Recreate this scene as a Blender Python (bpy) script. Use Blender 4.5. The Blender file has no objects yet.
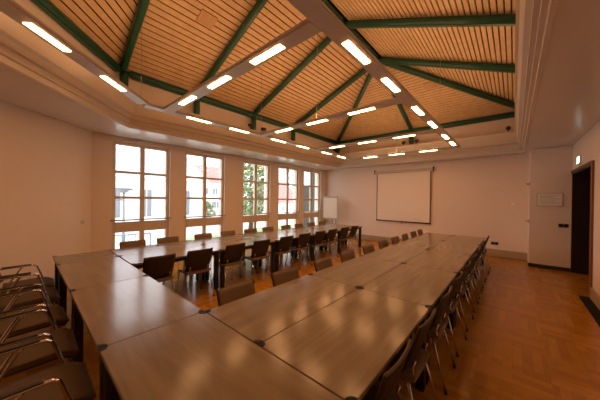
import bpy, bmesh, math, random
from mathutils import Vector, Matrix
random.seed(7)
SC = bpy.context.scene
COL = SC.collection
PI = math.pi

# ------------------------------------------------------------------ materials
def new_mat(name):
    m = bpy.data.materials.new(name); m.use_nodes = True
    nt = m.node_tree
    b = nt.nodes['Principled BSDF']
    return m, nt, b

def plain(name, col, rough=.6, metal=0.0, noise=0.0, nscale=8.0, spec=.5, bump=0.0):
    m, nt, b = new_mat(name)
    b.inputs['Roughness'].default_value = rough
    b.inputs['Metallic'].default_value = metal
    b.inputs['Specular IOR Level'].default_value = spec
    tc = nt.nodes.new('ShaderNodeTexCoord')
    n = nt.nodes.new('ShaderNodeTexNoise'); n.inputs['Scale'].default_value = nscale; n.inputs['Detail'].default_value = 4
    nt.links.new(tc.outputs['Object'], n.inputs['Vector'])
    mx = nt.nodes.new('ShaderNodeMix'); mx.data_type = 'RGBA'
    lo = tuple(c*(1-noise) for c in col)+(1,); hi = tuple(min(1, c*(1+noise)) for c in col)+(1,)
    mx.inputs[6].default_value = lo; mx.inputs[7].default_value = hi
    nt.links.new(n.outputs['Fac'], mx.inputs[0])
    nt.links.new(mx.outputs[2], b.inputs['Base Color'])
    if bump:
        bp = nt.nodes.new('ShaderNodeBump'); bp.inputs['Strength'].default_value = bump; bp.inputs['Distance'].default_value = .004
        nt.links.new(n.outputs['Fac'], bp.inputs['Height']); nt.links.new(bp.outputs['Normal'], b.inputs['Normal'])
    return m

def wood(name, dark, light, rough=.35, stretch=(14, 1.2, 14), scale=2.2, contrast=(.3, .7), spec=.5, coat=0.0):
    """long-grained veneer, grain along local Y"""
    m, nt, b = new_mat(name)
    b.inputs['Roughness'].default_value = rough
    b.inputs['Specular IOR Level'].default_value = spec
    b.inputs['Coat Weight'].default_value = coat
    tc = nt.nodes.new('ShaderNodeTexCoord')
    oi = nt.nodes.new('ShaderNodeObjectInfo')
    add = nt.nodes.new('ShaderNodeVectorMath'); add.operation = 'MULTIPLY_ADD'
    cv = nt.nodes.new('ShaderNodeCombineXYZ')
    for i in range(3): nt.links.new(oi.outputs['Random'], cv.inputs[i])
    add.inputs[1].default_value = (9.1, 17.3, 5.7)
    nt.links.new(cv.outputs[0], add.inputs[0]); nt.links.new(tc.outputs['Object'], add.inputs[2])
    mp = nt.nodes.new('ShaderNodeMapping'); mp.inputs['Scale'].default_value = stretch
    nt.links.new(add.outputs[0], mp.inputs['Vector'])
    n = nt.nodes.new('ShaderNodeTexNoise'); n.inputs['Scale'].default_value = scale; n.inputs['Detail'].default_value = 6; n.inputs['Distortion'].default_value = .8
    nt.links.new(mp.outputs[0], n.inputs['Vector'])
    r = nt.nodes.new('ShaderNodeValToRGB')
    r.color_ramp.elements[0].position = contrast[0]; r.color_ramp.elements[0].color = dark+(1,)
    r.color_ramp.elements[1].position = contrast[1]; r.color_ramp.elements[1].color = light+(1,)
    nt.links.new(n.outputs['Fac'], r.inputs[0]); nt.links.new(r.outputs[0], b.inputs['Base Color'])
    return m

def emitter(name, col, strength):
    m, nt, b = new_mat(name)
    nt.nodes.remove(b)
    e = nt.nodes.new('ShaderNodeEmission'); e.inputs['Color'].default_value = col+(1,); e.inputs['Strength'].default_value = strength
    nt.links.new(e.outputs[0], nt.nodes['Material Output'].inputs['Surface'])
    return m

def glass_mat(name, tint=(1, 1, 1), refl=.06):
    m, nt, b = new_mat(name); nt.nodes.remove(b)
    t = nt.nodes.new('ShaderNodeBsdfTransparent'); t.inputs['Color'].default_value = tint+(1,)
    g = nt.nodes.new('ShaderNodeBsdfGlossy'); g.inputs['Roughness'].default_value = .02
    mx = nt.nodes.new('ShaderNodeMixShader'); mx.inputs[0].default_value = refl
    nt.links.new(t.outputs[0], mx.inputs[1]); nt.links.new(g.outputs[0], mx.inputs[2])
    nt.links.new(mx.outputs[0], nt.nodes['Material Output'].inputs['Surface'])
    return m

def parquet(name):
    m, nt, b = new_mat(name)
    L = nt.links
    tc = nt.nodes.new('ShaderNodeTexCoord')
    def brick(rot, off):
        mp = nt.nodes.new('ShaderNodeMapping'); mp.inputs['Rotation'].default_value = (0, 0, rot); mp.inputs['Location'].default_value = off
        L.new(tc.outputs['Object'], mp.inputs['Vector'])
        br = nt.nodes.new('ShaderNodeTexBrick')
        br.inputs['Scale'].default_value = 1.0; br.inputs['Brick Width'].default_value = .56; br.inputs['Row Height'].default_value = .08
        br.inputs['Mortar Size'].default_value = .0015; br.inputs['Mortar Smooth'].default_value = .3; br.inputs['Bias'].default_value = 0
        br.inputs['Color1'].default_value = (.42, .185, .018, 1); br.inputs['Color2'].default_value = (.58, .275, .032, 1)
        br.inputs['Mortar'].default_value = (.30, .115, .014, 1)
        L.new(mp.outputs[0], br.inputs['Vector'])
        return br
    b1 = brick(0, (0, 0, 0)); b2 = brick(PI/2, (.13, .04, 0))
    ck = nt.nodes.new('ShaderNodeTexChecker'); ck.inputs['Scale'].default_value = 1/.56
    L.new(tc.outputs['Object'], ck.inputs['Vector'])
    mx = nt.nodes.new('ShaderNodeMix'); mx.data_type = 'RGBA'
    L.new(ck.outputs['Fac'], mx.inputs[0]); L.new(b1.outputs['Color'], mx.inputs[6]); L.new(b2.outputs['Color'], mx.inputs[7])
    n = nt.nodes.new('ShaderNodeTexNoise'); n.inputs['Scale'].default_value = 9; n.inputs['Detail'].default_value = 5
    L.new(tc.outputs['Object'], n.inputs['Vector'])
    mu = nt.nodes.new('ShaderNodeMix'); mu.data_type = 'RGBA'; mu.blend_type = 'MULTIPLY'; mu.inputs[0].default_value = .35
    L.new(mx.outputs[2], mu.inputs[6]); L.new(n.outputs['Fac'], mu.inputs[7])
    L.new(mu.outputs[2], b.inputs['Base Color'])
    b.inputs['Specular IOR Level'].default_value = .4
    rr = nt.nodes.new('ShaderNodeMapRange'); rr.inputs['To Min'].default_value = .15; rr.inputs['To Max'].default_value = .28
    L.new(n.outputs['Fac'], rr.inputs['Value']); L.new(rr.outputs[0], b.inputs['Roughness'])
    return m

WARM = (1.0, .47, .165)
M = dict(
    wall=plain('wall paint', (.79, .69, .63), .85, noise=.03, nscale=2),
    soffit=plain('satin ceiling paint', (.70, .64, .58), .24, noise=.02, nscale=1.5),
    cornice=plain('cornice paint', (.72, .65, .58), .55, noise=.02),
    slat=wood('spruce slats', (.61, .41, .22), (.72, .51, .30), .5, (3, 3, 3), 2.0),
    plate=plain('tan plastic', (.58, .37, .20), .6, noise=.03),
    backing=plain('dark backing felt', (.02, .012, .008), .95),
    green=plain('green painted steel', (.014, .085, .052), .33, noise=.1),
    alu=plain('light aluminium', (.60, .56, .54), .45, metal=.2, noise=.03),
    lamp=emitter('warm tube light', (1.0, .48, .185), 42.0),
    up=emitter('warm tube light upward', (1.0, .51, .22), 20.0),
    wire=plain('steel wire', (.45, .42, .38), .4, metal=.8),
    table=wood('beech veneer', (.195, .150, .096), (.272, .215, .144), .175, (7, .7, 7), 1.6, spec=.30),
    edge=plain('table edging', (.20, .17, .14), .4, noise=.05),
    black=plain('black lacquered steel', (.012, .011, .010), .42, noise=.1),
    rubber=plain('black plastic', (.018, .016, .015), .45, noise=.1),
    cap=plain('matt black cap', (.012, .011, .010), .7, noise=.1, spec=.25),
    seat=plain('brown seat fabric', (.185, .118, .066), .62, noise=.18, nscale=60, bump=.1),
    olive=plain('olive brown upholstery', (.125, .076, .034), .65, noise=.18, nscale=60, bump=.1),
    shell=wood('dark stained plywood', (.030, .018, .012), (.048, .030, .020), .6, (12, 12, 1.0), 2.4, spec=.3),
    chrome=plain('chrome', (.62, .60, .58), .16, metal=1.0),
    frame=plain('painted window wood', (.66, .56, .46), .45, noise=.04),
    glass=glass_mat('window glass'),
    screen=plain('projection cloth', (.80, .74, .68), .8, noise=.01),
    border=plain('dark cloth border', (.05, .035, .03), .8),
    grey=plain('grey metal housing', (.50, .47, .45), .4, noise=.03),
    plinth=plain('oak plinth', (.42, .32, .20), .5, noise=.08, nscale=6),
    dark=wood('dark stained door', (.012, .007, .005), (.028, .015, .010), .35, (10, 10, .8)),
    jamb=wood('red brown jamb', (.16, .055, .022), (.23, .08, .035), .45, (10, 10, .8)),
    sign=emitter('lit sign face', (.85, 1.0, .93), 3.5),
    signgreen=plain('sign green', (.02, .30, .14), .5),
    paper=plain('paper', (.86, .83, .78), .7, noise=.02),
    print_=plain('grey print', (.50, .47, .44), .8),
    outwhite=plain('white render', (.84, .84, .84), .9, noise=.03, nscale=.6),
    outpale=plain('pale sheet roof', (.62, .63, .66), .7, noise=.04),
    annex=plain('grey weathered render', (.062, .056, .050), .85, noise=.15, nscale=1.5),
    outgrey=plain('grey window', (.22, .24, .28), .5, noise=.1),
    roofred=plain('red roof tiles', (.42, .20, .18), .8, noise=.25, nscale=5),
    lawn=plain('lawn', (.26, .40, .13), .95, noise=.35, nscale=9),
    path=plain('pale paving', (.60, .58, .55), .9, noise=.06, nscale=2),
    leaf=plain('leaves', (.30, .36, .20), .7, noise=.4, nscale=3),
    bark=plain('bark', (.12, .085, .06), .9, noise=.3, nscale=6),
    ball=plain('tan knob', (.42, .25, .12), .4),
)
ROOFTILE = M['roofred']

# ------------------------------------------------------------------ mesh building
class MB:
    def __init__(s): s.v = []; s.f = []; s.mi = []; s.cur = 0; s.smooth = []
    def _add(s, vs, fs, smooth=False):
        o = len(s.v); s.v += [tuple(v) for v in vs]
        for f in fs: s.f.append([i+o for i in f]); s.mi.append(s.cur); s.smooth.append(smooth)
        return s
    def mat(s, i): s.cur = i; return s
    def box(s, x0, y0, z0, x1, y1, z1, mtx=None):
        x0, x1 = min(x0, x1), max(x0, x1); y0, y1 = min(y0, y1), max(y0, y1); z0, z1 = min(z0, z1), max(z0, z1)
        vs = [Vector(p) for p in [(x0, y0, z0), (x1, y0, z0), (x1, y1, z0), (x0, y1, z0), (x0, y0, z1), (x1, y0, z1), (x1, y1, z1), (x0, y1, z1)]]
        if mtx: vs = [mtx @ v for v in vs]
        return s._add(vs, [(3, 2, 1, 0), (4, 5, 6, 7), (0, 1, 5, 4), (1, 2, 6, 5), (2, 3, 7, 6), (3, 0, 4, 7)])
    def bar(s, a, b, w, h, up=(0, 0, 1)):
        """rectangular bar from a to b, width w sideways, height h along up"""
        a, b = Vector(a), Vector(b); d = (b-a).normalized(); up = Vector(up)
        sd = d.cross(up)
        if sd.length < 1e-5: sd = d.cross(Vector((1, 0, 0)))
        sd.normalize(); u = sd.cross(d).normalized()
        vs = []
        for p in (a, b):
            for i, j in ((-1, -1), (1, -1), (1, 1), (-1, 1)): vs.append(p + sd*(i*w/2) + u*(j*h/2))
        return s._add(vs, [(0, 1, 2, 3), (7, 6, 5, 4), (0, 4, 5, 1), (1, 5, 6, 2), (2, 6, 7, 3), (3, 7, 4, 0)])
    def tube(s, pts, r, seg=8, radii=None):
        P = [Vector(p) for p in pts]; n = len(P)
        R = radii or [r]*n
        t0 = (P[1]-P[0]).normalized()
        ref = Vector((0, 0, 1)) if abs(t0.z) < .9 else Vector((1, 0, 0))
        u = t0.cross(ref).normalized()
        vs = []; pt = t0
        for i in range(n):
            if i == 0: t = t0
            elif i == n-1: t = (P[-1]-P[-2]).normalized()
            else: t = ((P[i+1]-P[i]).normalized()+(P[i]-P[i-1]).normalized()).normalized()
            q = pt.rotation_difference(t); u = (q @ u); u = (u - t*u.dot(t)).normalized(); w = t.cross(u); pt = t
            for k in range(seg):
                a = 2*PI*k/seg; vs.append(P[i] + (u*math.cos(a)+w*math.sin(a))*R[i])
        fs = []
        for i in range(n-1):
            for k in range(seg):
                k2 = (k+1) % seg
                fs.append((i*seg+k, i*seg+k2, (i+1)*seg+k2, (i+1)*seg+k))
        s._add(vs, fs, True)
        o = len(s.v)-n*seg
        s.f.append([o+k for k in range(seg)][::-1]); s.mi.append(s.cur); s.smooth.append(False)
        s.f.append([o+(n-1)*seg+k for k in range(seg)]); s.mi.append(s.cur); s.smooth.append(False)
        return s
    def prism(s, poly, z0, z1):
        n = len(poly)
        vs = [(x, y, z0) for x, y in poly]+[(x, y, z1) for x, y in poly]
        fs = [tuple(range(n))[::-1], tuple(range(n, 2*n))]+[(i, (i+1) % n, n+(i+1) % n, n+i) for i in range(n)]
        return s._add(vs, fs)
    def pad(s, fn, nu, nv, th, corner=.0):
        """thick curved sheet: fn(u,v) -> (point, normal), u,v in 0..1"""
        n1 = (nu+1)*(nv+1); A = []; B = []
        for j in range(nv+1):
            for i in range(nu+1):
                p, nn = fn(i/nu, j/nv); p = Vector(p); nn = Vector(nn).normalized()
                A.append(p+nn*th/2); B.append(p-nn*th/2)
        fs = []
        g = lambda i, j: j*(nu+1)+i
        for j in range(nv):
            for i in range(nu):
                fs.append((g(i, j), g(i+1, j), g(i+1, j+1), g(i, j+1)))
                fs.append(tuple(n1+k for k in (g(i, j+1), g(i+1, j+1), g(i+1, j), g(i, j))))
        s._add(A+B, fs, True)
        o = len(s.v)-2*n1
        ring = [g(i, 0) for i in range(nu)]+[g(nu, j) for j in range(nv)]+[g(i, nv) for i in range(nu, 0, -1)]+[g(0, j) for j in range(nv, 0, -1)]
        for k in range(len(ring)):
            a, b = ring[k], ring[(k+1) % len(ring)]
            s.f.append([o+a, o+n1+a, o+n1+b, o+b]); s.mi.append(s.cur); s.smooth.append(False)
        return s
    def ball(s, c, r, seg=10, rings=7, sc=(1, 1, 1)):
        vs = [(c[0], c[1], c[2]+r*sc[2])]
        for j in range(1, rings):
            th = PI*j/rings
            for k in range(seg):
                a = 2*PI*k/seg
                vs.append((c[0]+r*sc[0]*math.sin(th)*math.cos(a), c[1]+r*sc[1]*math.sin(th)*math.sin(a), c[2]+r*sc[2]*math.cos(th)))
        vs.append((c[0], c[1], c[2]-r*sc[2]))
        fs = [(0, 1+k, 1+(k+1) % seg) for k in range(seg)]
        for j in range(rings-2):
            for k in range(seg):
                a = 1+j*seg
                fs.append((a+k, a+seg+k, a+seg+(k+1) % seg, a+(k+1) % seg))
        a = 1+(rings-2)*seg
        fs += [(a+k, len(vs)-1, a+(k+1) % seg) for k in range(seg)]
        return s._add(vs, fs, True)
    def build(s, name, mats, parent=None, loc=None, bevel=0):
        me = bpy.data.meshes.new(name); me.from_pydata(s.v, [], s.f)
        if not isinstance(mats, (list, tuple)): mats = [mats]
        for m in mats: me.materials.append(m)
        me.polygons.foreach_set('material_index', s.mi); me.polygons.foreach_set('use_smooth', s.smooth)
        bm = bmesh.new(); bm.from_mesh(me); bmesh.ops.recalc_face_normals(bm, faces=bm.faces); bm.to_mesh(me); bm.free()
        me.update()
        o = bpy.data.objects.new(name, me); COL.objects.link(o)
        if parent: o.parent = parent
        if loc: o.location = loc
        if bevel:
            md = o.modifiers.new('soft edge', 'BEVEL'); md.width = bevel; md.segments = 2; md.limit_method = 'ANGLE'; md.angle_limit = math.radians(50)
        return o

def tag(o, label=None, cat=None, group=None, kind=None):
    if label: o['label'] = label
    if cat: o['category'] = cat
    if group: o['group'] = group
    if kind: o['kind'] = kind
    return o
def empty(name, loc=(0, 0, 0), rz=0):
    o = bpy.data.objects.new(name, None); COL.objects.link(o); o.location = loc; o.rotation_euler = (0, 0, rz); o.empty_display_size = .1
    return o
def struct(o): o['kind'] = 'structure'; return o
def copy_tree(o, parent=None):
    c = o.copy(); COL.objects.link(c)
    if parent: c.parent = parent
    for ch in list(o.children): copy_tree(ch, c)
    return c
ORD = ['nearest', 'second', 'third', 'fourth', 'fifth', 'sixth', 'seventh', 'eighth', 'ninth', 'tenth']

# ------------------------------------------------------------------ room
S = 3.08            # soffit height
WX = -4.88          # window wall inner face
FY = 8.62           # far wall inner face
RX = 3.02           # right wall inner face
NY = -3.1           # near wall inner face
KY = -.05           # corner of window wall and slanted wall
DX = WX+(KY-NY)*1.0 # where the slanted wall meets the near wall

struct(MB().prism([(WX-.4, FY+.4), (WX-.4, NY-.4), (RX+1.6, NY-.4), (RX+1.6, FY+.4)][::-1], -.12, 0).build('floor', parquet('oak parquet')))
struct(MB().box(WX-.3, FY, 0, RX+.3, FY+.25, S+.1).build('wall_far', M['wall']))
struct(MB().box(DX-.3, NY-.25, 0, RX+.3, NY, S+.1).build('wall_near', M['wall']))
struct(MB().prism([(WX, KY), (DX, NY), (DX-.25, NY-.15), (WX-.35, KY-.05)], 0, S+.1).build('wall_diagonal', M['wall']))

# window wall: piers and header in one mesh
WIN = [(.32, 1.55), (1.94, 3.17), (3.85, 5.07), (5.50, 6.69), (7.02, 8.22)]
WT, WB = 2.98, .06
mb = MB()
ys = [KY-.05]+[v for w in WIN for v in w]+[FY+.25]
for i in range(0, len(ys), 2): mb.box(WX-.35, ys[i], 0, WX, ys[i+1], S+.1)
for a, b in WIN:
    mb.box(WX-.35, a, WT, WX, b, S+.1); mb.box(WX-.35, a, -.1, WX, b, WB)
struct(mb.build('wall_left', M['wall']))

# right wall with its double doorway
D0, D1, DT = 5.72, 7.80, 2.42
mb = MB()
mb.box(RX, NY-.25, 0, RX+.2, D0, S+.1); mb.box(RX, D1, 0, RX+.2, FY+.25, S+.1); mb.box(RX, D0, DT, RX+.2, D1, S+.1)
struct(mb.build('wall_right', M['wall']))
struct(MB().box(2.265, 7.81, 0, RX, FY, S+.05).build('wall_alcove', M['wall']))

# windows
for n, (a, b) in enumerate(WIN):
    r = struct(empty('window_%d' % (n+1), (WX-.12, (a+b)/2, 0)))
    w = (b-a)/2
    X0, X1 = -.05, .05
    f = MB()
    f.box(X0, -w, WB, X1, -w+.075, WT); f.box(X0, w-.075, WB, X1, w, WT)
    f.box(X0, -w+.075, WT-.075, X1, w-.075, WT); f.box(X0, -w+.075, WB, X1, w-.075, WB+.08)
    f.box(X0-.01, -w+.075, .86, X1+.015, w-.075, 1.10)                 # deep transom
    f.build('window_frame', M['frame'], r)
    mu = MB()
    mu.box(X0+.015, -.05, 1.10, X1-.01, .05, WT-.075); mu.box(X0+.015, -.05, WB+.08, X1-.01, .05, .86)
    for z in (1.675, 2.275):
        mu.box(X0+.02, -w+.075, z-.030, X1-.02, -.05, z+.030); mu.box(X0+.02, .05, z-.030, X1-.02, w-.075, z+.030)
    mu.build('glazing_bar', M['frame'], r)
    MB().box(-.004, -w+.06, WB+.06, .004, w-.06, WT-.06).build('glass', M['glass'], r)
    rl = MB().tube([(.13, -w-.03, 1.15), (.13, w+.03, 1.15)], .016)
    for sy in (-1, 1): rl.tube([(.04, sy*(w-.03), 1.15), (.135, sy*(w-.03), 1.15)], .009)
    rl.build('guard_rail', M['wire'], r)
    MB().box(.0, -w, WB-.01, .16, w, WB+.02).build('window_sill', M['frame'], r)

# soffit with the tray opening
def offset(poly, d):
    """inward offset of a counter-clockwise convex polygon"""
    n = len(poly); out = []
    for i in range(n):
        p0, p1, p2 = Vector(poly[i-1]), Vector(poly[i]), Vector(poly[(i+1) % n])
        e1 = (p1-p0).normalized(); e2 = (p2-p1).normalized()
        n1 = Vector((-e1.y, e1.x)); n2 = Vector((-e2.y, e2.x))
        k = d/(1+n1.dot(n2))
        q = p1+(n1+n2)*k
        out.append((q.x, q.y))
    return out
EL, ER, EF, EN, EK = -3.85, 2.13, 8.12, -2.2, .36
SL = .86            # slope of the slanted edge
TRAY = [(EL, EF), (EL, EK), (EL+(EK-EN)/SL, EN), (ER, EN), (ER, EF)]
OUT = [(WX-.02, FY+.02), (WX-.02, KY), (DX, NY-.02), (RX+.02, NY-.02), (RX+.02, FY+.02)]
vs = [(x, y, S) for x, y in OUT]+[(x, y, S) for x, y in TRAY]+[(x, y, S+.06) for x, y in OUT]+[(x, y, S+.06) for x, y in TRAY]
fs = []
for i in range(5):
    j = (i+1) % 5
    fs += [(i, j, 5+j, 5+i), (10+i, 15+i, 15+j, 10+j), (i, 10+i, 10+j, j), (5+i, 5+j, 15+j, 15+i)]
struct(MB()._add(vs, fs).build('ceiling', M['soffit']))
# stepped cornice and the high wall behind it, swept round the opening
PROF = [(-.03, S-.004), (.006, S-.004), (.006, S+.07), (.045, S+.07), (.045, S+.15), (.085, S+.15), (.085, S+.23), (.13, S+.25), (.16, S+.52), (.19, S+.52), (.19, S+.57), (-.24, S+.57)]
def sweep(prof):
    rings = [[(x, y, z) for x, y in offset(TRAY, d)] for d, z in prof]
    m = MB(); vs = [p for r in rings for p in r]; fs = []
    for k in range(len(prof)-1):
        for i in range(5): fs.append((k*5+i, k*5+(i+1) % 5, (k+1)*5+(i+1) % 5, (k+1)*5+i))
    return m._add(vs, fs)
struct(sweep(PROF).build('trim_1', M['cornice']))
struct(sweep([(-.24, S+.57), (-.24, 5.95), (-.30, 5.95), (-.30, S+.57)]).build('wall_upper', M['wall']))

struct(MB().prism(offset(TRAY, -.31), 5.9, 6.0).build('roof', M['backing']))  # unseen flat cover above the slats, added to keep sky light from leaking in
# slatted hipped ceiling
EAVE = offset(TRAY, -.16)         # left-far, left-near, slanted-near, right-near, right-far
EZ, RZ = 4.30, 5.60
RIX = (EAVE[0][0]+EAVE[4][0])/2
N0, NA, N1, N2 = Vector((RIX, .20, RZ)), Vector((RIX, 1.80, RZ)), Vector((RIX, 3.55, RZ)), Vector((RIX, 5.30, RZ))
E3 = [Vector((x, y, EZ)) for x, y in EAVE]
FAC = [[E3[1], E3[0], N2, N0], [E3[2], E3[1], N0], [E3[3], E3[2], N0], [E3[4], E3[3], N0, N2], [E3[0], E3[4], N2]]
for fi, F in enumerate(FAC):
    m = MB()
    e = (F[1]-F[0]).normalized()
    nrm = (F[1]-F[0]).cross(F[2]-F[0]).normalized()
    if nrm.z < 0: nrm = -nrm
    up = nrm.cross(e).normalized()
    if up.z < 0: up = -up
    # backing board
    ext = F
    m.mat(1)._add([p+nrm*.05 for p in ext]+[p+nrm*.09 for p in ext], [tuple(range(len(ext)))[::-1], tuple(range(len(ext), 2*len(ext)))]+[(i, (i+1) % len(ext), len(ext)+(i+1) % len(ext), len(ext)+i) for i in range(len(ext))])
    m.mat(0)
    H = max((p-F[0]).dot(up) for p in F)
    P2 = [((p-F[0]).dot(e), (p-F[0]).dot(up)) for p in F]
    pitch = (.118, .118, .118, .088, .105)[fi]; wd = pitch-.021
    k = 0
    def span(h):
        xs = []
        for i in range(len(P2)):
            (x0, y0), (x1, y1) = P2[i], P2[(i+1) % len(P2)]
            if (y0-h)*(y1-h) <= 0 and abs(y1-y0) > 1e-9: xs.append(x0+(x1-x0)*(h-y0)/(y1-y0))
        return (min(xs), max(xs)) if len(xs) >= 2 else None
    while (k+1)*pitch < H:
        h0, h1 = k*pitch+.004, k*pitch+.004+wd
        a = span(h0); b = span(min(h1, H-1e-4))
        if a and b:
            q = [F[0]+e*a[0]+up*h0, F[0]+e*a[1]+up*h0, F[0]+e*b[1]+up*h1, F[0]+e*b[0]+up*h1]
            m._add([p for p in q]+[p+nrm*.016 for p in q], [(3, 2, 1, 0), (4, 5, 6, 7), (0, 1, 5, 4), (1, 2, 6, 5), (2, 3, 7, 6), (3, 0, 4, 7)])
        k += 1
    struct(m.build('ceiling', [M['slat'], M['backing']]))

# far wall plinth, skirtings
struct(MB().box(-3.9, FY-.09, .03, 2.26, FY, .22).box(-3.9, FY-.06, 0, 2.26, FY, .03).box(-3.9, FY-.10, .20, 2.26, FY, .225).build('baseboard_far', M['plinth']))
struct(MB().box(2.25, 7.79, 0, RX, 7.81, .09).build('baseboard_alcove', M['rubber']))
struct(MB().box(RX-.03, NY, 0, RX, D0-.06, .19).build('baseboard_right', M['plinth']))

gm = MB().box(RX-.17, -2.9, .001, RX-.16, 5.68, .006).box(RX-.045, -2.9, .001, RX-.035, 5.68, .006).box(RX-.16, -2.9, .001, RX-.045, 5.68, .003)
for k in range(143): gm.box(RX-.16, -2.88+k*.06, .003, RX-.045, -2.86+k*.06, .0055)
tag(gm.build('floor_grille', M['cap']), 'dark flat floor grille running along the foot of the doorway wall', 'floor grille')
# doorway: deep dark lining, slim red-brown casing, two leaves
d = struct(empty('door_1', (RX, (D0+D1)/2, 0)))
hw = (D1-D0)/2
MB().box(-.012, hw-.05, 0, .62, hw, DT).box(-.012, -hw+.05, DT-.05, .62, hw-.05, DT).box(.02, -hw, 0, .62, -hw+.05, DT).build('door_lining', M['dark'], d)
MB().box(-.03, -hw-.05, 0, .02, -hw+.05, DT+.03).build('door_casing', M['jamb'], d)
MB().box(-.03, -hw+.05, DT-.03, -.012, hw, DT+.04).build('door_head', M['dark'], d)
for sy in (-1, 1):
    lf = MB().box(.55, min(0, sy*(hw-.05))+.004, .01, .60, max(0, sy*(hw-.05))-.004, DT-.055).box(.535, sy*.15, .25, .55, sy*(hw-.15), 1.0).box(.535, sy*.15, 1.15, .55, sy*(hw-.15), 2.2).build('door_leaf', M['dark'], d)
    MB().tube([(.55, sy*.07, 1.05), (.50, sy*.07, 1.05), (.50, sy*.19, 1.05)], .011).build('door_handle', M['chrome'], lf)

# flush square loudspeaker plates on the slats
def plate(p, nrm, label):
    q = Vector(nrm).to_track_quat('Z', 'Y')
    r = empty('loudspeaker', p); r.rotation_mode = 'QUATERNION'; r.rotation_quaternion = q; tag(r, label, 'loudspeaker', 'loudspeaker plates on the slatted ceiling')
    MB().box(-.15, -.13, -.03, .15, .13, -.002).build('housing', M['plate'], r, bevel=.006)
    m = MB()
    for k in range(9): m.box(-.12, -.105+k*.025, -.034, .12, -.093+k*.025, -.03)
    m.build('grille', M['plate'], r)
plate((-2.34, 1.2, 4.985), (-.3815, 0, .9244), 'square tan loudspeaker plate on the slats left of the second rafter')
plate((.10, 6.66, 5.005), (0, .3998, .9166), 'small tan loudspeaker plate under the far slats beside the hip rafter')

# ------------------------------------------------------------------ green roof steel
def steel(name, a, b, r, label, tip=.12, ends=True):
    a, b = Vector(a), Vector(b); d = (b-a).normalized(); o = a
    m = MB()
    t = tip
    m.tube([Vector((0, 0, 0)), d*t, d*(t+.03), (b-a)-d*(t+.03), (b-a)-d*t, (b-a)], r, 12, [r*.6, r*.6, r, r, r*.6, r*.6])
    # underside flange
    sd = d.cross(Vector((0, 0, 1)))
    if sd.length > .1:
        m.bar(d*(t+.05)-Vector((0, 0, r*.95)), (b-a)-d*(t+.05)-Vector((0, 0, r*.95)), r*.9, r*.5)
    return tag(m.build(name, M['green'], None, a), label, 'roof beam', 'green roof steelwork')
DZ = Vector((0, 0, -.11)); BZ = EZ-.09
def ev(i): return Vector((EAVE[i][0], EAVE[i][1], BZ))
n0, na, n1, n2 = N0+DZ, NA+DZ, N1+DZ, N2+DZ
LX, RXE = EAVE[0][0], EAVE[4][0]
RB = .068
steel('ridge_tube', na, n1, RB, 'green ridge tube above the first long lamp track, nearer piece towards the camera')
steel('ridge_tube', n1, n2, RB, 'green ridge tube piece joining the two star shaped roof nodes')
for y, nn, t in ((1.8, na, 'nearest to the camera'), (3.55, n1, 'from the middle window post'), (5.3, n2, 'reaching the farther roof node')):
    steel('rafter', (LX, y, BZ), nn, RB, 'green sloping rafter over the window side slats, ' + t)
for y, nn, t in ((3.72, n1, 'upper one across the top of the picture'), (5.48, n2, 'lower one just beneath its twin')):
    steel('rafter', (RXE, y, BZ), nn, RB, 'green rafter running out to the right cornice, ' + t)
steel('rafter', (RIX, EAVE[0][1], BZ), n2, RB, 'green rafter falling straight to the middle post of the far wall')
steel('hip_rafter', ev(0), n2, RB, 'green hip rafter falling to the far corner beside the windows')
steel('hip_rafter', ev(4), n2, RB, 'green hip rafter falling to the far corner above the alcove')
steel('hip_rafter', ev(1), n0, RB, 'green hip rafter rising steeply from the slanted corner at upper left')
steel('eave_tube', ev(1), ev(0), .072, 'long green eave tube along the top of the window side wall')
steel('eave_tube', ev(0), ev(4), .072, 'green eave tube along the far wall above the projection screen')
steel('eave_tube', ev(2), ev(1), .072, 'green eave tube above the slanted left wall in the upper left corner')
def post(x, y, label):
    m = MB().tube([(0, 0, 0), (0, 0, .10), (0, 0, .13), (0, 0, BZ-S-.57-.08), (0, 0, BZ-S-.57-.05)], .05, 10, [.05, .05, .075, .075, .045])
    m.bar((-.0, 0, .0), (0, 0, .02), .16, .16, (0, 1, 0))
    return tag(m.build('post', M['green'], None, (x, y, S+.57)), label, 'roof post', 'short green posts under the eave tubes')
LPX = LX+.06
for x, y, t in ((EAVE[1][0]+.07, EAVE[1][1]+.02, 'at the corner of the slanted left wall'), (LPX, 1.8, 'above the pier between first and second window'), (LPX, 3.55, 'above the wide pier, between two spotlights'), (LPX, 5.3, 'above the third window pier, without spotlights'), (LX+.07, EAVE[0][1]-.08, 'in the far corner beside the windows'), (RIX, EAVE[0][1]-.07, 'above the projection screen between two spotlights')):
    post(x, y, 'short green roof post ' + t)
def node_knob(p, label):
    m = MB().tube([(0, 0, .05), (0, 0, -.03)], .03, 10).ball((0, 0, -.07), .055)
    tag(m.build('node_knob', M['ball'], None, p), label, 'knob', 'tan knobs under the roof nodes')
node_knob(n1+Vector((0, 0, -.06)), 'round tan knob under the nearer star shaped roof node')
node_knob(n2+Vector((0, 0, -.06)), 'round tan knob under the farther star shaped roof node')
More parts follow.
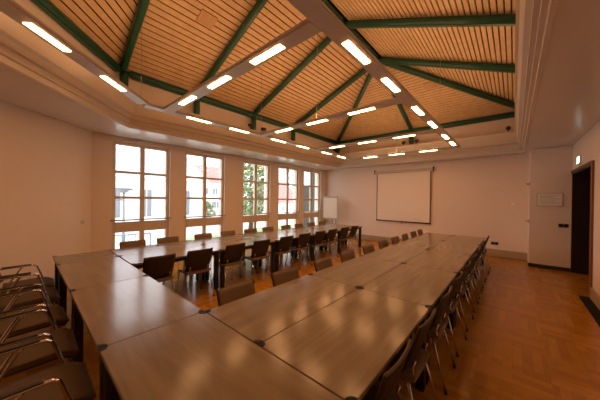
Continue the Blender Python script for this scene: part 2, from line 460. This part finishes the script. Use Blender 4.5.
# spotlights on the ledge
def spot(x, y, yaw, label):
    r = empty('spotlight', (x, y, S+.575), yaw); tag(r, label, 'spotlight', 'black spotlights on the cornice ledge')
    MB().tube([(0, 0, 0), (0, 0, .02)], .045, 10).tube([(0, 0, .02), (0, 0, .11)], .012).build('base', M['rubber'], r)
    MB().tube([(-.07, 0, .17), (.04, 0, .13), (.06, 0, .12)], .05, 12, [.045, .05, .06]).build('lamp_head', M['rubber'], r)
for (x, y, w, t) in ((LPX+.16, 3.32, 0, 'left of the post above the wide window pier'), (LPX+.16, 3.80, 0, 'right of the post above the wide window pier'),
                     (RIX-.22, EF-.0, -PI/2, 'left of the post above the projection screen'), (RIX+.22, EF-.0, -PI/2, 'right of the post above the projection screen'),
                     (ER-.32, EF-.02, -PI/2, 'in the far right corner of the ceiling recess'),
                     (EL+.02, EF-.3, 0, 'in the far window corner of the ceiling recess')):
    spot(x, y, w, 'small black spotlight ' + t)

# ------------------------------------------------------------------ suspended lamp tracks
TZ = 3.20; TW = .165; TH = .045
def track(a, b, lamps, label, wires=(), hl=.25):
    a, b = Vector((a[0], a[1], TZ+TH/2)), Vector((b[0], b[1], TZ+TH/2))
    L = (b-a).length; ang = math.atan2((b-a).y, (b-a).x)
    r = empty('lamp_track', a, ang); tag(r, label, 'lamp track', 'suspended lamp tracks')
    m = MB().box(0, -TW/2, -TH/2, L, TW/2, TH/2)
    m.box(0, -TW/2-.006, -TH/2+.012, L, TW/2+.006, -TH/2+.02)
    m.build('track_body', M['alu'], r)
    for s in lamps:
        q = MB().box(s-hl+.015, -.036, -TH/2-.004, s+hl-.015, .036, -TH/2).build('lamp_diffuser', M['lamp'], r)
        u = MB().box(s-hl, -.055, TH/2, s+hl, .055, TH/2+.006).build('upward_diffuser', M['up'], r)
    for s, ztop in wires:
        MB().tube([(s, 0, TH/2), (s, 0, ztop-TZ-TH/2)], .0035, 6).build('suspension_wire', M['wire'], r)
    return r
def roofz(x, y):
    z = EZ+(x-LX)/(RIX-LX)*(RZ-EZ) if x < RIX else EZ+(RXE-x)/(RXE-RIX)*(RZ-EZ)
    zf = EZ+(EAVE[0][1]-y)/(EAVE[0][1]-5.3)*(RZ-EZ)
    return min(z, zf, RZ)-.004
TRX, TLX = .72, -2.66
CY_ = [.66, 2.77, 4.92, 7.08]
LY = [1.24, 2.16, 3.36, 4.34, 5.53, 6.44]
track((TRX, -1.6), (TRX, CY_[3]+.09), [y+1.6 for y in LY]+[.55], 'long suspended lamp track nearest the camera, running to the far wall', [(1.6+CY_[0], roofz(TRX, CY_[0])), (1.6+CY_[2], roofz(TRX, CY_[2]))])
track((TLX, .30), (TLX, CY_[3]+.09), [y-.30 for y in LY], 'long suspended lamp track above the window side tables', [(CY_[1]-.3, roofz(TLX, CY_[1])), (6.6, roofz(TLX, 6.9))])
DA = Vector((TLX, .32)); DD = Vector((.727, -.686))
track(tuple(DA+DD*.09), tuple(DA+DD*2.5), [.70, 1.63], 'short slanted lamp track parallel to the slanted left wall', [(.05, 4.4)], .22)
for k, y in enumerate(CY_):
    n = 'first second third farthest'.split()[k]
    track((TLX+TW/2+.003, y), (TRX-TW/2-.003, y), [TRX-TW/2-.003-v-(TLX+TW/2+.003) for v in ()] + [v-(TLX+TW/2+.003) for v in (-1.88, -.96, -.02)],
          n + ' cross lamp track counted from the camera, between the two long ones', [(1.6, roofz(TLX+1.68, y))] if k in (1, 3) else [])

# ------------------------------------------------------------------ tables
TT = .74
def make_table(L, W=.70):
    r = empty('conference_table')
    g = .003; x, y = W/2-g, L/2-g
    MB().box(-x, -y, TT-.028, x, y, TT).build('table_top', [M['table']], r, bevel=.003)
    e = MB(); t = .0015
    e.box(-x-t, -y, TT-.026, -x, y, TT-.003).box(x, -y, TT-.026, x+t, y, TT-.003)
    e.box(-x, -y-t, TT-.026, x, -y, TT-.003).box(-x, y, TT-.026, x, y+t, TT-.003)
    e.build('edge_band', M['edge'], r)
    a = MB()
    for s in (-1, 1):
        a.box(s*(x-.075), -y+.09, TT-.09, s*(x-.05), y-.09, TT-.029); a.box(-x+.075, s*(y-.075), TT-.09, x-.075, s*(y-.05), TT-.029)
    a.build('under_frame', M['black'], r)
    for sx in (-1, 1):
        for sy in (-1, 1):
            lg = MB().box(sx*(x-.095), sy*(y-.095), .012, sx*(x-.02), sy*(y-.095)+sy*.075, TT-.029).build('leg', M['black'], r, bevel=.008)
            MB().tube([(sx*(x-.058), sy*(y-.058), 0), (sx*(x-.058), sy*(y-.058), .014)], .024, 10).build('foot', M['rubber'], lg)
            # quarter-round linking cap let into the corner
            R = .044; N = 7
            pl = [(sx*x, sy*y)]+[(sx*(x-R*math.cos(PI/2*k/N)), sy*(y-R*math.sin(PI/2*k/N))) for k in range(N+1)]
            if sx*sy < 0: pl = pl[::-1]
            MB().prism(pl, TT-.002, TT+.003).build('corner_cap', M['cap'], r)
    return r
T14 = make_table(1.40); T07 = make_table(.70)
first = {id(T14): True, id(T07): True}
def put_table(proto, x, y, rz, label, group):
    o = proto if first[id(proto)] else copy_tree(proto)
    first[id(proto)] = False
    o.location = (x, y, 0); o.rotation_euler = (0, 0, rz)
    return tag(o, label, 'table', group)
for i in range(5):
    for c, t in ((.35, 'inner column'), (1.05, 'outer column')):
        put_table(T14, c, .70+1.4*i, 0, 'veneer table of the right double row, %s, %s from the camera' % (t, ORD[i]), 'tables of the right double row')
for i in range(5):
    for c, t in ((-2.45, 'inner column'), (-3.15, 'column by the windows')):
        put_table(T14, c-.003, .70+1.4*i+.006, 0, 'table of the window double row, %s, %s from the camera' % (t, ORD[i]), 'tables of the window side double row')
for i in range(3):
    put_table(T14, .70-1.4*i, -.353, PI/2, 'veneer table of the front cross row, %s' % ['nearest the camera', 'middle one of the three long tables', 'third one, beside the small square table'][i], 'tables of the cross row')
put_table(T07, -3.15, -.353, 0, 'small square veneer table closing the cross row by the slanted wall', 'tables of the cross row')

# ------------------------------------------------------------------ chairs
def lerp(a, b, t): return a+(b-a)*t
def make_chair():
    """faces +x; the seat front is towards +x, backrest top at local x = -.24"""
    r = empty('conference_chair')
    def seat(u, v):                       # u across, v front->back
        x = lerp(.21, -.20, v); w = .215*(1-.10*(v-.3)**2) - .02*max(0, 1-v*6)
        y = (u-.5)*2*w
        z = .455 - .022*(1-(2*u-1)**2)*(1-abs(v-.5)) - .03*max(0, .22-v)/.22
        return (x, y, z), (0, 0, 1)
    MB().pad(seat, 8, 8, .028).build('seat', M['seat'], r)
    def back(u, v):                       # v bottom->top
        z = lerp(.47, .835, v)
        w = .204 + .014*v - .010*max(0, v-.94)*10
        yy = (2*u-1)
        x = -.125 - .125*v**1.1 + .020*(yy*yy) - .012*math.sin(v*PI)
        return (x, yy*w, z), (1, -yy*.25, .22)
    MB().pad(back, 10, 8, .012).build('backrest', M['shell'], r)
    def cushion(u, v):
        p, n = back(.02+.96*u, .02+.965*v); n = Vector(n).normalized()
        return tuple(Vector(p)+n*.009), tuple(n)
    MB().pad(cushion, 10, 8, .008).build('back_pad', M['seat'], r)
    fr = MB()
    for s in (-1, 1):
        fr.tube([(.155, s*.185, .425), (-.16, s*.185, .425), (-.185, s*.16, .445), (-.168, s*.15, .50), (-.185, s*.15, .56)], .009)
    fr.tube([(.12, -.185, .425), (.12, .185, .425)], .009).tube([(-.13, -.185, .425), (-.13, .185, .425)], .009)
    fr.build('frame', M['chrome'], r)
    for sx, sy in ((1, 1), (1, -1), (-1, 1), (-1, -1)):
        top = (.15, sy*.19, .43) if sx > 0 else (-.15, sy*.19, .43)
        bot = (.225, sy*.225, .012) if sx > 0 else (-.265, sy*.225, .012)
        lg = MB().tube([top, tuple(lerp(top[i], bot[i], .5) for i in range(3)), bot], .0095).build('leg', M['chrome'], r)
        MB().tube([(bot[0], bot[1], 0), (bot[0], bot[1], .028)], .014).build('foot', M['rubber'], lg)
    return r
CH = make_chair(); ch_used = [False]
def put_chair(x, y, rz, label, group):
    o = copy_tree(CH) if ch_used[0] else CH
    ch_used[0] = True
    o.location = (x, y, 0); o.rotation_euler = (0, 0, rz)
    return tag(o, label, 'chair', group)
# window side tables, inner side: chairs face the windows (-x)
LLI = [.33, .95, 1.63, 2.28, 3.0, 3.65, 4.31, 4.90, 5.6, 6.2]
for i, y in enumerate(LLI):
    put_chair(-2.19, y, PI+random.uniform(-.05, .05), 'brown backed chair on the inner side of the window tables, %s from the camera' % ORD[i], 'chairs on the inner side of the window tables')
# window side tables, along the windows: chairs face the room (+x)
LLW = [.40, 1.04, 1.84, 2.52, 3.23, 3.88, 4.66, 5.3, 5.98, 6.65]
for i, y in enumerate(LLW):
    put_chair(-3.41, y, random.uniform(-.05, .05), 'brown chair between the window tables and the windows, %s from the camera' % ORD[i], 'chairs along the windows')
# right double row, inner side: chairs face the camera's right (+x)
RBL = [.40, 1.08, 1.87, 2.55, 3.32, 4.02, 4.72, 5.40, 6.08, 6.72]
for i, y in enumerate(RBL):
    put_chair(.10, y, random.uniform(-.04, .04), 'brown chair at the inner edge of right double row, %s from the camera' % ORD[i], 'chairs at the inner edge of the right double row')
RBR = [.36, .97, 1.66, 2.35, 3.05, 3.75, 4.45, 5.15, 5.85, 6.55]
for i, y in enumerate(RBR):
    put_chair(1.255, y, PI+random.uniform(-.05, .05), 'brown chair at the outer edge of right double row, %s from the camera' % ORD[i], 'chairs at the outer edge of the right double row')

def make_armchair():
    """faces +y; seat front at local y = +.25"""
    r = empty('armchair')
    def seat(u, v):
        y = lerp(.25, -.23, v); w = .245 - .012*max(0, 1-v*6)**2
        return ((u-.5)*2*w, y, .458-.05*max(0, .28-v)**2/.0784 - .012*v), (0, .9*max(0, .28-v)/.28, 1)
    MB().pad(seat, 8, 14, .040).build('seat', M['olive'], r)
    def under(u, v):
        p, n = seat(u, v); n = Vector(n).normalized()
        return tuple(Vector(p)-n*.027), tuple(n)
    MB().pad(under, 8, 14, .012).build('seat_shell', M['rubber'], r)
    def back(u, v):
        z = lerp(.50, .86, v); q = 2*u-1
        return (q*(.225-.012*max(0, v-.85)*6), -.27-.10*v+.03*q*q, z), (-q*.25, 1, .22)
    MB().pad(back, 8, 6, .035).build('backrest', M['olive'], r)
    for s in (-1, 1):
        f = MB().tube([(s*.285, .26, .012), (s*.285, .19, .33), (s*.285, .09, .64), (s*.285, .06, .658), (s*.285, .02, .662), (s*.285, -.27, .655), (s*.285, -.325, .645)], .0115)
        f.tube([(s*.285, -.05, .652), (s*.285, -.07, .635), (s*.285, -.20, .40), (s*.285, -.40, .012)], .0105)
        f.tube([(s*.285, .165, .42), (s*.20, .165, .425)], .010).tube([(s*.285, -.18, .435), (s*.20, -.18, .43)], .010)
        f.tube([(s*.285, -.32, .645), (s*.21, -.315, .645)], .010)
        fo = f.build('side_frame', M['chrome'], r)
        MB().box(s*.285-.016, -.25, .668, s*.285+.016, .03, .680).build('arm_pad', M['rubber'], r, bevel=.004)
        for y in (.26, -.40): MB().tube([(s*.285, y, 0), (s*.285, y, .025)], .015).build('foot', M['rubber'], fo)
    fr = MB().tube([(-.285, .165, .42), (.285, .165, .42)], .010).tube([(-.25, -.19, .42), (.25, -.19, .42)], .010)
    fr.build('seat_rail', M['chrome'], r)
    return r
AC = make_armchair()
for i, x in enumerate([-.27, -.96, -1.68, -2.50, -3.14]):
    o = AC if i == 0 else copy_tree(AC)
    o.location = (x, -.965, 0); o.rotation_euler = (0, 0, random.uniform(-.04, .04))
    tag(o, 'brown chrome armed chair in front of the cross tables, %s' % ['at the bottom of the picture', 'second of five from the bottom', 'middle one of five', 'fourth of five from the bottom', 'farthest, beside the slanted wall'][i], 'armchair', 'armchairs before the cross tables')

# ------------------------------------------------------------------ things on and before the far wall
r = empty('projection_screen', (-1.275, FY-.05, 0)); tag(r, 'white pull down projection screen with dark side borders on the far wall', 'projection screen')
SW = .975
MB().box(-SW, -.006, .90, SW, .0, 2.78).build('screen_cloth', M['screen'], r)
MB().box(-SW-.03, -.008, .86, -SW, .002, 2.78).build('side_border', M['border'], r); MB().box(SW, -.008, .86, SW+.03, .002, 2.78).build('side_border', M['border'], r)
MB().tube([(-SW-.035, -.003, .88), (SW+.035, -.003, .88)], .020, 8).build('bottom_bar', M['border'], r)
MB().tube([(0, -.003, .86), (0, -.003, .80)], .010, 8).build('pull_handle', M['rubber'], r)
MB().box(-SW-.09, -.07, 2.76, SW+.09, .045, 2.86).build('housing', M['grey'], r, bevel=.01)
MB().box(-SW-.12, -.075, 2.75, -SW-.09, .045, 2.90).build('end_cap', M['rubber'], r); MB().box(SW+.09, -.075, 2.75, SW+.12, .045, 2.90).build('end_cap', M['rubber'], r)

r = empty('flipchart', (-4.30, 8.18, 0), .12); tag(r, 'white flipchart board on thin legs in the corner by the last window', 'flipchart')
MB().box(-.34, -.012, .86, .34, .008, 1.76).build('board', M['paper'], r)
MB().box(-.37, -.018, 1.76, .37, .012, 1.83).box(-.37, -.018, .82, -.34, .012, 1.76).box(.34, -.018, .82, .37, .012, 1.76).box(-.34, -.018, .82, .34, .012, .86).build('board_frame', M['grey'], r)
MB().box(-.34, -.06, .80, .34, -.018, .82).build('pen_tray', M['grey'], r)
for p, q in (((-.28, .02, .9), (-.36, -.12, 0)), ((.28, .02, .9), (.36, -.12, 0)), ((0, .03, 1.7), (0, .36, 0))):
    MB().tube([p, q], .013).build('leg', M['black'], r)

def wall_plate(name, x, y, z, n, axis, label, cat, mat='rubber', sz=.08):
    """flat plates in a row on a wall facing -y or -x/+x"""
    r = empty(name, (x, y, z)); tag(r, label, cat)
    for k in range(n):
        o = (k-(n-1)/2)*(sz+.004)
        m = MB()
        if axis == 'y': m.box(o-sz/2, -.012, -sz/2, o+sz/2, 0, sz/2)
        m.build('plate', M[mat], r, bevel=.004)
        mm = MB()
        if axis == 'y': mm.tube([(o, -.013, 0), (o, -.010, 0)], sz*.3, 12) if cat == 'socket' else mm.box(o-sz*.32, -.018, -sz*.32, o+sz*.32, -.012, sz*.32)
        mm.build('insert', M['black'] if mat == 'rubber' else M['paper'], r)
    return r
wall_plate('wall_socket', 1.52, FY, .40, 2, 'y', 'dark double socket low on the far wall above the plinth', 'socket', sz=.085)
wall_plate('light_switch', 1.93, FY, 1.62, 1, 'y', 'small white switch on the far wall beside the alcove corner', 'switch', 'paper', .07)
wall_plate('light_switch', 2.88, 7.81, 1.12, 2, 'y', 'dark double light switch on the alcove front next to the doorway', 'switch', sz=.085)
r = empty('wall_notice', (2.63, 7.81, 1.76)); tag(r, 'framed white notice with faint grey print on the alcove wall', 'notice')
MB().box(-.235, -.02, -.17, .235, 0, -.155).box(-.235, -.02, .155, .235, 0, .17).box(-.235, -.02, -.155, -.22, 0, .155).box(.22, -.02, -.155, .235, 0, .155).build('notice_frame', M['grey'], r)
MB().box(-.22, -.010, -.155, .22, -.002, .155).build('paper', M['paper'], r)
m = MB()
for k in range(8): m.box(-.18, -.012, .11-k*.032, .18-(k % 3)*.05, -.010, .12-k*.032)
m.build('print', M['print_'], r)
for z, t, nm in ((2.18, 'upper dark hook on the narrow side of the alcove', 'wall_hook'), (1.18, 'lower dark hook on the narrow side of the alcove', 'wall_hook')):
    r = empty(nm, (2.265, 7.98, z)); tag(r, t, 'hook')
    MB().box(-.012, -.03, -.04, 0, .03, .04).build('plate', M['rubber'], r)
    MB().tube([(-.01, 0, 0), (-.045, 0, -.01), (-.055, 0, .02)], .010).build('hook_arm', M['rubber'], r)
r = empty('exit_sign', (RX, 6.97, 2.62)); tag(r, 'small lit white emergency sign above the dark doorway', 'emergency sign')
MB().box(-.03, -.16, -.08, 0, .16, .08).build('sign_body', M['alu'], r)
MB().box(-.034, -.15, -.07, -.03, .15, .07).build('sign_face', M['sign'], r)
m = MB().box(-.037, .09, -.065, -.0345, .15, .065)                                   # pictogram door
m.tube([(-.0355, -.02, .045), (-.0353, -.02, .0451)], .014, 10)                      # running figure
m.bar((-.0358, -.02, .03), (-.0358, .0, -.015), .003, .026, (0, 1, 0)); m.bar((-.0358, .0, -.015), (-.0358, -.05, -.06), .003, .014, (0, 1, 0)); m.bar((-.0358, .0, -.015), (-.0358, .045, -.055), .003, .014, (0, 1, 0)); m.bar((-.0358, -.045, .0), (-.0358, .035, .02), .003, .011, (0, 0, 1))
m.build('pictogram', M['signgreen'], r)
# socket on the slanted wall
dv = Vector((DX-WX, NY-KY, 0)).normalized()
p = Vector((WX, KY, 1.16))+dv*.22
r = empty('wall_socket', p, math.atan2(dv.y, dv.x)); tag(r, 'small pale socket on the slanted left wall near the corner', 'socket')
MB().box(-.04, 0, -.04, .04, .012, .04).build('plate', M['frame'], r, bevel=.004)
MB().tube([(0, .011, 0), (0, .014, 0)], .024, 12).build('insert', M['grey'], r)

# ------------------------------------------------------------------ outside
GZ = -.55
struct(MB().box(-70, -40, GZ-.2, WX-.4, 70, GZ).build('ground', M['path']))
tag(MB().box(-11.5, 4.5, GZ-.1, -6.4, 10.4, GZ+.03).box(-12.5, 10.4, GZ-.1, -9.2, 15, GZ+.03).build('lawn', M['lawn']), None, None, None, 'structure')
def building(name, x0, y0, x1, y1, h, roof_h, label, wins, over=.3, roofmat=None, axis='y'):
    r = empty(name, (x0, y0, GZ)); tag(r, label, 'building')
    W, L = x1-x0, y1-y0
    MB().box(0, 0, 0, W, L, h).build('wall', M['outwhite'], r)
    m = MB()
    if axis == 'y': poly = [(-over, h), (W+over, h), (W/2, h+roof_h)]; vs = [(x, -over, z) for x, z in poly]+[(x, L+over, z) for x, z in poly]
    else: poly = [(-over, h), (L+over, h), (L/2, h+roof_h)]; vs = [(-over, y, z) for y, z in poly]+[(W+over, y, z) for y, z in poly]
    m._add(vs, [(2, 1, 0), (3, 4, 5), (0, 1, 4, 3), (1, 2, 5, 4), (2, 0, 3, 5)])
    m.build('roof', roofmat or M['roofred'], r)
    for fc, u, z, w, hh in wins:
        if fc == 'x': q = MB().box(W, u-w/2, z, W+.03, u+w/2, z+hh); pn = MB().box(W+.03, u-w/2+.08, z+.08, W+.045, u-.03, z+hh-.08).box(W+.03, u+.03, z+.08, W+.045, u+w/2-.08, z+hh-.08)
        else: q = MB().box(u-w/2, -.03, z, u+w/2, 0, z+hh); pn = MB().box(u-w/2+.08, -.045, z+.08, u-.03, -.03, z+hh-.08).box(u+.03, -.045, z+.08, u+w/2-.08, -.03, z+hh-.08)
        f = q.build('window', M['outwhite'], r); pn.build('pane', M['outgrey'], f)
    return r
building('house', -24, 1.2, -16, 8.25, 3.45, 2.4, 'white rendered house with a grey tall window seen through the first window', [('x', 3.1, .9, .75, 1.9), ('x', 1.4, .9, .75, 1.9), ('x', 5.6, .9, .75, 1.9)], roofmat=M['outpale'])
building('house', -32, 12.6, -26, 18.0, 4.1, 2.4, 'white house with pinkish red roof seen through the second window', [('x', 1.0, 2.6, .8, .9), ('x', 2.2, 2.6, .8, .9), ('x', 1.0, .9, .8, 1.0), ('x', 2.4, .9, 1.4, 1.0), ('x', 4.0, 2.6, .8, .9)])
building('house', -28, 21.6, -22, 25.9, 1.7, 3.1, 'white cottage with steep red roof seen through the fourth window', [('x', 1.2, .5, .7, .8), ('x', 3.2, .5, .7, .8)])
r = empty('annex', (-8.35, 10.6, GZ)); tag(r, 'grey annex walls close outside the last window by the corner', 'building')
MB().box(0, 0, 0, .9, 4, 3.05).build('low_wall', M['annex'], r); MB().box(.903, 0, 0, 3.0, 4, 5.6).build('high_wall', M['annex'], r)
MB().box(-.05, -.06, 3.05, .9, 4, 3.11).build('coping', M['outgrey'], r)
def tree(x, y, h, rad, label, n=900, seed=1):
    rg = random.Random(seed)
    r = empty('tree', (x, y, GZ)); tag(r, label, 'tree', 'trees in the garden')
    t = MB().tube([(0, 0, 0), (.05, .03, h*.3), (-.05, .0, h*.6), (0, 0, h*.85)], .2, 8, [.16, .12, .07, .03])
    for k in range(7):
        an = k*2.4; z = h*(.3+.07*k)
        t.tube([(0, 0, z), (math.cos(an)*rad*.45, math.sin(an)*rad*.45, z+h*.10), (math.cos(an)*rad*.8, math.sin(an)*rad*.8, z+h*.16)], .03, 5, [.05, .03, .015])
    t.build('trunk', M['bark'], r)
    m = MB()
    for k in range(n):
        th = rg.uniform(0, 2*PI); u = rg.random(); zz = h*.22+u*h*.78
        rr = rad*(math.sin(PI*min(1, .12+u*.88))**.7)*math.sqrt(rg.uniform(.12, 1))
        c = Vector((rr*math.cos(th), rr*math.sin(th), zz)); s = rg.uniform(.08, .18)
        a = Vector((rg.gauss(0, 1), rg.gauss(0, 1), rg.gauss(0, 1))).normalized(); b = a.orthogonal().normalized(); cc = a.cross(b)
        m._add([c+b*s, c+cc*s*.6+a*s*.15, c-b*s, c-cc*s*.6+a*s*.15], [(0, 1, 2, 3)])
    m.build('foliage', M['leaf'], r)
tree(-11.2, 9.0, 5.6, 1.45, 'leafy green tree filling most of the third window', 2400, 3)
tree(-31, 32.5, 9.5, 2.6, 'pale tree behind the red roofed cottage seen through the fourth window', 1600, 8)
tree(-17.5, 9.25, 1.9, .75, 'small dark bush like tree low in the second window', 300, 5)
# street lamp and railing outside the first window
r = empty('street_lamp', (-11.2, 1.98, GZ)); tag(r, 'grey street lamp with a flat hooded head outside the first window', 'street lamp')
MB().tube([(0, 0, 0), (0, 0, 2.55)], .05, 8, [.06, .04]).build('pole', M['outgrey'], r)
MB().tube([(0, 0, 2.42), (0, 0, 2.5), (0, 0, 2.62)], .3, 12, [.12, .16, .45]).build('lamp_head', M['outgrey'], r)
MB().tube([(0, 0, 2.1), (0, -.45, 2.1), (0, -.45, 1.98)], .03).build('bracket', M['outgrey'], r)
r = empty('railing', (-8.6, .95, GZ)); tag(r, 'white metal railing in front of the white building, low in the first window', 'railing')
MB().tube([(0, 0, .86), (0, 1.3, .86)], .022).tube([(0, 0, .15), (0, 1.3, .15)], .018).build('rail', M['outgrey'], r)
for k in range(12): MB().tube([(0, .07+k*.105, .15), (0, .07+k*.105, .86)], .012, 6).build('baluster', M['outgrey'], r)
for k in range(2): MB().tube([(0, k*1.3, 0), (0, k*1.3, .88)], .028).build('railing_post', M['outgrey'], r)

# ------------------------------------------------------------------ daylight, camera
w = bpy.data.worlds.new('overcast'); SC.world = w; w.use_nodes = True
bg = w.node_tree.nodes['Background']; bg.inputs['Color'].default_value = (.93, .96, 1.0, 1); bg.inputs['Strength'].default_value = 3.7

cam = bpy.data.objects.new('camera', bpy.data.cameras.new('camera')); COL.objects.link(cam)
SC.camera = cam
cam.data.sensor_width = 36; cam.data.lens = 243.6/600*36; cam.data.clip_start = .05; cam.data.clip_end = 300
yaw, pitch, roll = .7201, -.0043, .0129
v = Vector((-math.sin(yaw)*math.cos(pitch), math.cos(yaw)*math.cos(pitch), math.sin(pitch)))
rr = Vector((math.cos(yaw), math.sin(yaw), 0)); u = rr.cross(v)
c, s = math.cos(roll), math.sin(roll)
r2, u2 = rr*c+u*s, u*c-rr*s
cam.matrix_world = Matrix.Translation((1.948, -1.0215, 1.696)) @ Matrix((r2, u2, -v)).transposed().to_4x4()

SC.view_settings.view_transform = 'Standard'; SC.view_settings.look = 'None'
SC.view_settings.exposure = .1; SC.view_settings.gamma = 1; SC.view_settings.use_curve_mapping = False
SC.cycles.use_denoising = True
SC.cycles.max_bounces = 8; SC.cycles.diffuse_bounces = 5; SC.cycles.transparent_max_bounces = 12
